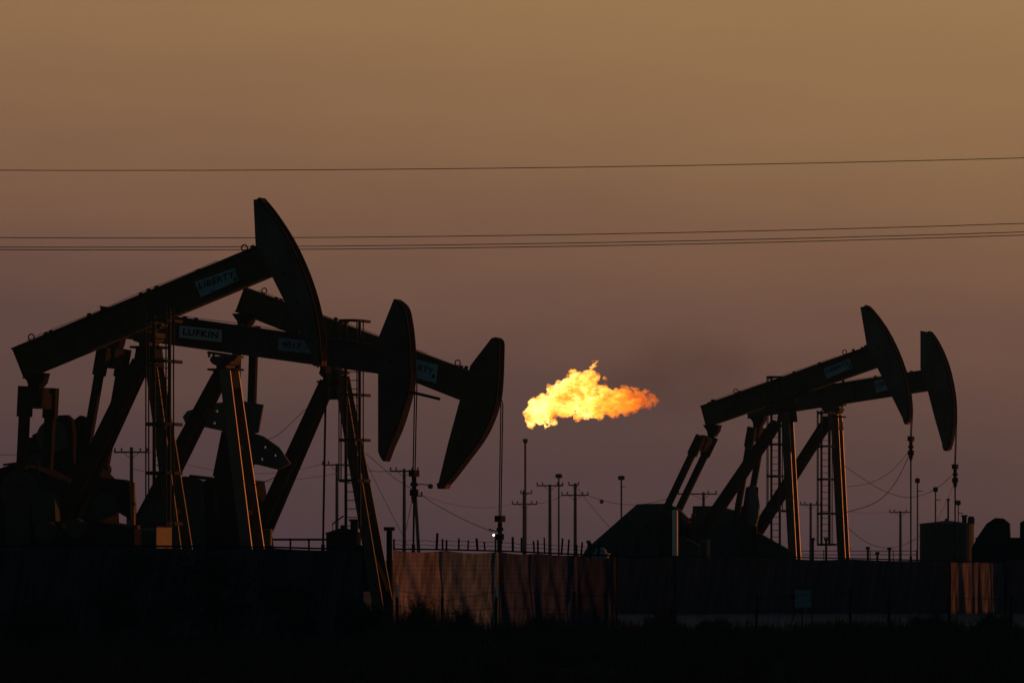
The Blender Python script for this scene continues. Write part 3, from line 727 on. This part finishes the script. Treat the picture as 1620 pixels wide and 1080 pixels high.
# lit yard lamp
M['lamp'] = bpy.data.materials.new('lit_lamp_glass'); M['lamp'].use_nodes = True
lb = M['lamp'].node_tree.nodes['Principled BSDF']; lb.inputs['Emission Color'].default_value = (1,.9,.7,1); lb.inputs['Emission Strength'].default_value = 3
t = thing('yard_lamp', 'small lit yard lamp on a short pole beside the hanging rod of the tipped pumpjack', 'lamp', (gx(784,420), 420, 0)); h = at(0,846,420).z
MB().tube([(0,0,0),(0,0,h)], .07, 8).build('pole', M['black'], t)
MB().tube([(.2,0,h+.25),(-.1,0,h+.3),(-.5,0,h+.45)], .05, 6).build('arm', M['black'], t)
MB().lathe([(.03,h-.09),(.075,h-.04),(.075,h+.04),(.03,h+.09)], (-.14,-.1,0), 10).build('lamp_globe', M['lamp'], t, True)

# flare stack and flame
t = thing('flare_stack', 'tall thin flare stack under the flame', 'flare stack', (gx(831,604), 604, 0)); h = at(0,700,604).z
MB().tube([(0,0,0),(0,0,h*.55)], .17, 10).build('lower_pipe', M['rust'], t)
MB().tube([(0,0,h*.55),(0,0,h)], .12, 10).build('upper_pipe', M['rust'], t)
MB().lathe([(.13,h-.1),(.26,h+.15),(.26,h+.4),(.2,h+.42)], n=12).build('burner_tip', M['black'], t)
# flame: closed hull of billows with glowing gas inside
FD = 604; FS = FD/F; fo = at(930, 635, FD)
import bmesh
fb = bmesh.new(); rf = random.Random(11)
bil = [(848,642,15),(842,655,14),(838,667,8),(858,655,17),(858,632,12),(872,640,20),(884,624,18),(872,617,9),(893,640,22),(905,618,22),(912,600,13),(907,590,8),(925,612,22),(935,598,14),(930,635,27),
       (948,622,15),(958,632,21),(945,650,16),(925,650,14),(970,643,18),(985,632,20),(988,618,9),(1000,640,15),(1012,632,14),(1024,640,9),(1030,628,8),(1020,620,6),(1036,634,5),(876,668,7),(868,672,5),(940,578,5),(936,583,5),
       (915,660,8),(990,650,8),(975,618,7),(896,608,10),(1008,616,5),(958,612,8),(1041,632,2.6),(1026,618,3),(1000,614,4),(958,600,4),(944,572,3),(938,571,2.5),(1037,640,3),(1016,645,5),(862,676,3),(834,660,4),(900,596,5),(885,606,6)]
for x, y, r in bil:
    mt = bmesh.ops.create_icosphere(fb, subdivisions=3, radius=r*FS)
    off = at(x, y, FD)-fo+Vector((0, rf.uniform(-.35,.35)*max(0, 22-r)*FS, 0))
    bmesh.ops.translate(fb, verts=mt['verts'], vec=off)
fm = bpy.data.meshes.new('flame'); fb.to_mesh(fm); fb.free()
flame = bpy.data.objects.new('flame', fm); COL.objects.link(flame); flame.location = fo
tag(flame, 'bright yellow and orange flame blown sideways off the flare stack', 'flame')
rm = flame.modifiers.new('remesh', 'REMESH'); rm.mode = 'VOXEL'; rm.voxel_size = .085; rm.use_smooth_shade = True
for nm, sc_, st in (('billow', 1.1, .75), ('curl', .38, .5), ('wisp', .14, .24)):
    tx = bpy.data.textures.new(nm, 'CLOUDS'); tx.noise_scale = sc_; tx.noise_depth = 2
    dm = flame.modifiers.new(nm, 'DISPLACE'); dm.texture = tx; dm.strength = st; dm.mid_level = .55; dm.texture_coords = 'LOCAL'
m = bpy.data.materials.new('burning_gas'); m.use_nodes = True; tr = m.node_tree; tr.nodes.clear(); L = tr.links.new
def fn(tp, **k):
    n = tr.nodes.new(tp)
    for a, v in k.items(): setattr(n, a, v)
    return n
o_ = fn('ShaderNodeOutputMaterial'); pv = fn('ShaderNodeVolumePrincipled')
tco = fn('ShaderNodeTexCoord'); n1 = fn('ShaderNodeTexNoise'); n1.inputs['Scale'].default_value = .62; n1.inputs['Detail'].default_value = 7; n1.inputs['Roughness'].default_value = .62; n1.inputs['Distortion'].default_value = .8
fmp = fn('ShaderNodeMapping'); fmp.inputs['Scale'].default_value = (.75, 1, 1.25); fmp.inputs['Rotation'].default_value = (0, .35, 0)
L(tco.outputs['Object'], fmp.inputs[0]); L(fmp.outputs[0], n1.inputs['Vector'])
mr = fn('ShaderNodeMapRange'); mr.inputs['From Min'].default_value = .34; mr.inputs['From Max'].default_value = .60; mr.inputs['To Min'].default_value = .12; mr.inputs['To Max'].default_value = 1.5
L(n1.outputs[0], mr.inputs[0])
sp = fn('ShaderNodeSeparateXYZ'); L(tco.outputs['Object'], sp.inputs[0])
gr = fn('ShaderNodeMapRange'); gr.inputs['From Min'].default_value = -6.5; gr.inputs['From Max'].default_value = 7.2
L(sp.outputs['X'], gr.inputs[0])
st = fn('ShaderNodeValToRGB'); e = st.color_ramp.elements           # cooler towards the torn end
e[0].position = 0; e[0].color = (1,1,1,1); e[1].position = 1; e[1].color = (.15,.15,.15,1); x = e.new(.42); x.color = (.84,.84,.84,1); x = e.new(.6); x.color = (.56,.56,.56,1); x = e.new(.8); x.color = (.32,.32,.32,1)
L(gr.outputs[0], st.inputs[0])
n3 = fn('ShaderNodeTexNoise'); n3.inputs['Scale'].default_value = 2.1; n3.inputs['Detail'].default_value = 5; n3.inputs['Distortion'].default_value = 1.2; L(fmp.outputs[0], n3.inputs['Vector'])
m3 = fn('ShaderNodeMapRange'); m3.inputs['From Min'].default_value = .33; m3.inputs['From Max'].default_value = .62; m3.inputs['To Min'].default_value = .22; m3.inputs['To Max'].default_value = 1; L(n3.outputs[0], m3.inputs[0])
ma = fn('ShaderNodeMath', operation='MULTIPLY'); L(mr.outputs[0], ma.inputs[0]); L(m3.outputs[0], ma.inputs[1])
mu = fn('ShaderNodeMath', operation='MULTIPLY', use_clamp=True); L(ma.outputs[0], mu.inputs[0]); L(st.outputs[0], mu.inputs[1])
cr = fn('ShaderNodeValToRGB'); e = cr.color_ramp.elements
e[0].position = 0; e[0].color = (1,.13,.003,1); e[1].position = 1; e[1].color = (1,.60,.17,1)
x = e.new(.25); x.color = (1,.20,.006,1); x = e.new(.55); x.color = (1,.37,.035,1)
L(mu.outputs[0], cr.inputs[0])
m2 = fn('ShaderNodeMath', operation='MULTIPLY_ADD'); L(mu.outputs[0], m2.inputs[0]); m2.inputs[1].default_value = 6.2; m2.inputs[2].default_value = .14
md = fn('ShaderNodeMath', operation='MULTIPLY_ADD'); L(mu.outputs[0], md.inputs[0]); md.inputs[1].default_value = 1.2; md.inputs[2].default_value = .45; L(md.outputs[0], pv.inputs['Density'])
pv.inputs['Density'].default_value = .8; pv.inputs['Color'].default_value = (0,0,0,1)
L(cr.outputs[0], pv.inputs['Emission Color']); L(m2.outputs[0], pv.inputs['Emission Strength'])
L(pv.outputs[0], o_.inputs['Volume']); fm.materials.append(m)

# ------------------------------------------------------------------ overhead cables
def cable(name, label, ends, sag, r, cat='cable', group=None, n_=40):
    a, c = map(Vector, ends); pts = [a.lerp(c, f)-Vector((0,0,sag*4*f*(1-f))) for f in np.linspace(0, 1, n_)]
    b = MB().tube([p-a for p in pts], r, 5)
    return tag(b.build(name, M['wire'], None, True, a), label, cat, group)
def sky_line(label, y0, ym, y1, D, r=.0085, D1=None):
    D1 = D1 or D
    A, B = at(0, y0, D), at(1620, y1, D1); mid = at(810, ym, (D+D1)/2)
    k = 3.0                                     # run on well past both edges of the frame
    s_ = (A.z+B.z)/2-mid.z; pts = []
    for f in np.linspace(-k, 1+k, 60):
        p = A.lerp(B, f); p.z -= s_*4*f*(1-f); pts.append(p)
    return tag(MB().tube([p-pts[0] for p in pts], r, 5).build('power_line', M['wire'], None, True, pts[0]), label, 'power line', 'power lines across the sky')
sky_line('topmost single power line crossing the sky above the raised head', 269.5, 266, 250, 120)
sky_line('power line crossing behind the raised head, upper of the three close together', 376, 372.5, 353.5, 200, .014)
sky_line('middle power line of the three crossing behind the raised head', 391, 386, 367, 200, .014)
sky_line('lowest power line of the three crossing behind the raised head', 395, 391, 372, 200, .014)
def far_wire(label, p, q, sag=.6, r=.022): cable('overhead_wire', label, (at(*p), at(*q)), sag, r, 'wire', 'far overhead wires')
far_wire('faint wire running left from the utility pole crossarm near the left edge', (-260,704,452), (183,713,450), .5)
far_wire('faint wire from the left utility pole towards the level pumpjack legs', (233,713,450), (511,733,500), 1.3)
far_wire('faint lower wire from the left utility pole passing behind the legs', (212,742,450), (535,748,500), .9)
far_wire('wire from the pole behind the third ladder to the single crossarm pole', (556,734,500), (618,744,480), .3)
far_wire('wire slanting from behind the third front leg up to the lamp pole', (640,846,470), (655,775,470), .1, .03)
far_wire('faint wire from the lamp pole to the double crossarm pole', (668,783,470), (811,796,600), .7)
far_wire('wire sloping from the lamp pole down to the yard lamp', (668,784,470), (778,840,420), .2, .025)
far_wire('faint wire between double crossarm pole and wide crossarm pole', (849,796,600), (890,783,560), .2)
far_wire('guy wire sloping from the two crossarm pole down to the belt guard', (912,770,560), (968,838,560), .1, .02)
W = far_wire('faint wire carrying the marker ball right of the two crossarm pole', (931,783,560), (1073,781,560), 1.0)
far_wire('faint wire from the pole between the slanting arms to the next pole right', (1134,780,560), (1267,797,600), 1.2)
far_wire('faint wire crossing behind the rods from pole to pole on the right', (1299,797,600), (1408,809,650), .5)
far_wire('slack wire hanging low between the right legs and the oil tank', (1334,826,500), (1465,838,500), 1.9, .022)
far_wire('guy wire leaning from behind the third front leg to the tan fence', (668,905,300), (556,684,300), .1, .012)
bl = at(952, 793, 560); b = MB(); b.lathe([(.02,-.22),(.15,-.17),(.22,0),(.15,.17),(.02,.22)], n=12)
tag(b.build('marker_ball', M['rust'], None, True, bl), 'round marker ball hanging on the wire right of the poles', 'marker ball')

# small pipes and valves poking over the right fence
def standpipe(px, ytop, D, label, r=.06, cap=True):
    t = thing('standpipe', label, 'pipe', (gx(px,D), D, 0), 0, 'standpipes over the fence'); h = at(0,ytop,D).z
    MB().tube([(0,0,0),(0,0,h)], r, 8).build('pipe', M['black'], t)
    MB().lathe([(r*1.9,h-.12),(r*1.9,h+.02)], n=8).build('cap', M['black'], t)
for px, y, l in ((1342,866,'leftmost short standpipe over the right fence beside the front leg'), (1373,865,'short standpipe second from the farther right front leg'),
                 (1388,873,'lowest standpipe over the right fence left of the utility pole'), (1407,866,'standpipe just left of the right utility pole foot'),
                 (1286,851,'tall standpipe beside the pole between the right front legs'), (1307,851,'tall standpipe below the farther right ladder'),
                 (931,855,'stubby standpipe at the low end of the belt guard')): standpipe(px, y, 300, l)
for px, y, l in ((616,834,'thick black standpipe at the left end of the tan sunlit fence'),): standpipe(px, y, 213, l, .11)
root = thing('pipe_rail', 'low horizontal pipe rail behind the top of the right fence', 'railing', at(1342,885,310)-Vector((0,0,HC)))
hz = [at(0,y,310).z for y in (871,877)]; xx = gx(1450,310)-gx(1342,310)
for h in hz: MB().tube([(-2.6,0,h),(xx,0,h)], .022, 6).build('rail', M['black'], root)
for f in np.linspace(-2.6, xx, 6): MB().tube([(f,.03,0),(f,.03,hz[0]+.05)], .025, 6).build('post', M['black'], root)
root = thing('pipe_rail', 'horizontal pipe rail between the level pumpjack leg and the small tank', 'railing', at(430,885,212)-Vector((0,0,HC)))
hz = [at(0,y,212).z for y in (853,)]; xx = gx(518,212)-gx(430,212)
for h in hz: MB().tube([(0,0,h),(xx,0,h)], .045, 6).build('rail', M['black'], root)
for f in np.linspace(0, xx, 4): MB().tube([(f,.05,0),(f,.05,hz[0]+.05)], .04, 6).build('post', M['black'], root)

# foreground posts, out of focus
for px, y, l in ((945,1030,'blurred foreground fence post, middle of the bottom edge'), (1234,1028,'blurred foreground fence post, right of the middle one'), (568,1060,'blurred foreground fence post barely rising left of the middle one')):
    t = thing('fence_post', l, 'post', (gx(px,62), 62, 0), 0, 'foreground fence posts'); h = at(0,y,62).z
    MB().box((-.045,-.03,0), (.045,.03,h)).build('post', M['head'], t)
    MB().box((-.052,-.037,h-.1), (.052,.037,h+.006)).build('cap', M['steel'], t)

# ------------------------------------------------------------------ vegetation
def leaf_cloud(name, centres, m, parent, n_, size):
    vs = []; fs = []
    for _ in range(n_):
        c, r = centres[rng.integers(len(centres))]
        d = rng.normal(size=3); d /= np.linalg.norm(d); p = np.array(c)+d*r*rng.uniform(.35, 1.05)**.6*np.array((1,1,.85))
        a = rng.normal(size=3); a /= np.linalg.norm(a); bq = np.cross(a, rng.normal(size=3)); bq /= np.linalg.norm(bq)
        s_ = size*rng.uniform(.5, 1.4); i = len(vs)
        vs += [tuple(p-a*s_), tuple(p+bq*s_*.35), tuple(p+a*s_), tuple(p-bq*s_*.35)]; fs.append((i,i+1,i+2,i+3))
    me = bpy.data.meshes.new(name); me.from_pydata(vs, [], fs); me.materials.append(m)
    o = bpy.data.objects.new(name, me); COL.objects.link(o); o.parent = parent; return o
def bush(px, ytop, D, wpx, label):
    t = thing('bush', label, 'bush', (gx(px,D), D, 0), rng.uniform(0,6), 'bushes in front of the fences'); h = at(0,ytop,D).z; wd = wpx*D/F
    cs = []; st = MB()
    for k in range(11):
        a = rng.uniform(0, 6.3); rr = rng.uniform(.1, .5)*wd; zz = rng.uniform(.25, .85)*h; r = rng.uniform(.16, .28)*min(wd, h)
        zz = min(zz, h-r*.8); c = (rr*math.cos(a), rr*math.sin(a)*.8, zz); cs.append((c, r))
        st.tube([(0,0,0), (c[0]*.4, c[1]*.4, c[2]*.5), c], .035, 5, .01)
    st.build('stem', M['wood'], t); leaf_cloud('foliage', cs, M['leaf'], t, 2600, .075)
bush(250, 864, 150, 150, 'broad dark bush covering the left fence below the nearest ladder')
bush(345, 872, 152, 110, 'dark bush in front of the fence left of the lit leg')
bush(170, 885, 148, 90, 'rounded dark bush at the left below the motor')
bush(60, 925, 140, 120, 'low dark bush near the bottom left corner')
bush(470, 915, 156, 100, 'low dark bush right of the lit front leg')
bush(560, 935, 160, 80, 'small dark bush left of the tan sunlit fence')

def tuft(px, ytop, D, wpx, label):
    t = thing('weed_clump', label, 'weeds', (gx(px,D), D, 0), 0, 'weed clumps by the fences'); h = at(0,ytop,D).z; wd = wpx*D/F*.5; V = []; Fc = []
    for _ in range(520):
        x = rng.normal()*wd*.55; y = rng.normal()*.35; hh = h*(.35+.65*rng.random()**1.5)*math.exp(-(x/wd)**2)*(1+.25*math.sin(x*9+px)); an = rng.uniform(0, 6.28); k = rng.uniform(.05,.4)*hh
        lx, ly = math.cos(an)*k, math.sin(an)*k; w2 = rng.uniform(.006,.016); i = len(V)
        V += [(x-w2,y,-.03),(x+w2,y,-.03),(x+lx*.4+w2*.8,y+ly*.4,hh*.6),(x+lx*.4-w2*.8,y+ly*.4,hh*.6),(x+lx,y+ly,hh)]; Fc += [(i,i+1,i+2,i+3),(i+3,i+2,i+4)]
        if hh > .5*h:                                   # seed heads and side leaves on the taller stalks
            for q in range(3):
                zz = hh*rng.uniform(.5,.98); a2 = rng.uniform(0,6.28); e = rng.uniform(.06,.14); i = len(V); bx_ = x+lx*zz/hh; by_ = y+ly*zz/hh
                V += [(bx_,by_,zz),(bx_+math.cos(a2)*e,by_+math.sin(a2)*e,zz+e*.8),(bx_+math.cos(a2)*e*.6,by_+math.sin(a2)*e*.6,zz+e*.2)]; Fc.append((i,i+1,i+2))
    me = bpy.data.meshes.new('stalks'); me.from_pydata(V, [], Fc); me.materials.append(M['grass'])
    o = bpy.data.objects.new('stalks', me); COL.objects.link(o); o.parent = t
for px, y, D, wp, l in ((1050,958,186,70,'ragged weeds at the near end of the pale gravel by the marker pole'), (1130,975,180,80,'low ragged weeds right of the marker pole'), (1470,968,188,90,'ragged weeds in front of the pale gravel near the right edge'),
                     (1335,985,182,60,'small weed clump at the edge of the gravel below the right pumpjack legs'), (660,945,176,70,'tall ragged weeds at the left foot of the tan sunlit fence'), (730,958,176,70,'weeds below the middle of the tan sunlit fence'), (860,968,176,90,'weeds at the foot of the greyish purple fence'), (1575,965,190,80,'weeds in front of the sunlit panels at the right edge')):
    tuft(px, y, D, wp, l)
def grass_mesh(name, n_clump, per, region, hr):
    V = []; Fc = []
    for _ in range(n_clump):
        x, y = region()
        wx_ = x/y*F+CX; tall = max(0, 1-abs(wx_-655)/90)*1.0+.35*max(0, 1-abs(wx_-800)/150) if y > 165 else 0
        hb = (hr+tall*.6)*rng.uniform(.5, 1.25)*(1.0+.5*math.sin(x*.9+y*.3)*math.sin(x*.37+2))
        for _ in range(per):
            bx_, by_ = x+rng.normal()*.22, y+rng.normal()*.22; an = rng.uniform(0, 6.28); hh = hb*rng.uniform(.45, 1.1); wd = rng.uniform(.006, .014)
            lx, ly = math.cos(an)*hh*rng.uniform(.05,.5), math.sin(an)*hh*rng.uniform(.05,.5)
            dx, dy = -math.sin(an)*wd, math.cos(an)*wd; i = len(V)
            V += [(bx_-dx,by_-dy,-.02),(bx_+dx,by_+dy,-.02),(bx_+lx*.4+dx*.8,by_+ly*.4+dy*.8,hh*.6),(bx_+lx*.4-dx*.8,by_+ly*.4-dy*.8,hh*.6),(bx_+lx,by_+ly,hh)]
            Fc += [(i,i+1,i+2,i+3),(i+3,i+2,i+4)]
    me = bpy.data.meshes.new(name); me.from_pydata(V, [], Fc); me.materials.append(M['grass'])
    o = bpy.data.objects.new(name, me); COL.objects.link(o); return o
def reg():
    while True:
        y = rng.uniform(100, 212); x = rng.uniform(-.105, .105)*y
        if x > 3.3 and y > 192+7*math.sin(x*.55+1)+4*math.sin(x*1.7)+rng.exponential(2.5): continue
        return x, y
g = grass_mesh('grass', 7000, 12, reg, .42); tag(g, 'dark rough grass covering the foreground field', 'grass', kind='stuff')

# ------------------------------------------------------------------ air
m = bpy.data.materials.new('dusty_air'); m.use_nodes = True; t = m.node_tree; t.nodes.clear()
o_ = t.nodes.new('ShaderNodeOutputMaterial'); pv = t.nodes.new('ShaderNodeVolumePrincipled')
pv.inputs['Density'].default_value = .00023; pv.inputs['Color'].default_value = (.22,.55,.98,1); pv.inputs['Anisotropy'].default_value = .0
t.links.new(pv.outputs[0], o_.inputs['Volume'])
hz_ = MB().box((-150,-20,-1.2), (150,760,45)).build('haze', m); hz_['kind'] = 'stuff'

so = at(1030, 588, 640); b = bmesh.new()
for x, y, r in ((985,600,62),(1040,585,75),(1100,570,80),(1160,555,75),(1075,610,55),(1010,560,55)):
    q = bmesh.ops.create_icosphere(b, subdivisions=3, radius=r*640/F)
    bmesh.ops.translate(b, verts=q['verts'], vec=at(x, y, 640)-so)
me = bpy.data.meshes.new('smoke'); b.to_mesh(me); b.free(); sm = bpy.data.objects.new('smoke', me); COL.objects.link(sm); sm.location = so
rm = sm.modifiers.new('remesh', 'REMESH'); rm.mode = 'VOXEL'; rm.voxel_size = .5; rm.use_smooth_shade = True
tag(sm, 'thin brown smoke drifting right from the flame', 'smoke')
m = bpy.data.materials.new('thin_smoke'); m.use_nodes = True; tr = m.node_tree; tr.nodes.clear(); L = tr.links.new
o_ = fn('ShaderNodeOutputMaterial'); pv = fn('ShaderNodeVolumePrincipled'); tco = fn('ShaderNodeTexCoord')
mpp = fn('ShaderNodeMapping'); mpp.inputs['Scale'].default_value = (1/15.5, 1/7.5, 1/9.0); mpp.inputs['Location'].default_value = (-.15, 0, -.02)
L(tco.outputs['Object'], mpp.inputs[0])
ln = fn('ShaderNodeVectorMath', operation='LENGTH'); L(mpp.outputs[0], ln.inputs[0])
fa = fn('ShaderNodeMapRange', interpolation_type='SMOOTHSTEP'); fa.inputs['From Min'].default_value = .9; fa.inputs['From Max'].default_value = .05
L(ln.outputs['Value'], fa.inputs[0])
n2 = fn('ShaderNodeTexNoise'); n2.inputs['Scale'].default_value = .16; n2.inputs['Detail'].default_value = 5; L(tco.outputs['Object'], n2.inputs['Vector'])
nr = fn('ShaderNodeMapRange'); nr.inputs['From Min'].default_value = .35; nr.inputs['From Max'].default_value = .7; nr.inputs['To Max'].default_value = .075; L(n2.outputs[0], nr.inputs[0])
mu = fn('ShaderNodeMath', operation='MULTIPLY'); L(fa.outputs[0], mu.inputs[0]); L(nr.outputs[0], mu.inputs[1])
L(mu.outputs[0], pv.inputs['Density']); pv.inputs['Color'].default_value = (.30,.28,.28,1); L(pv.outputs[0], o_.inputs['Volume']); me.materials.append(m)
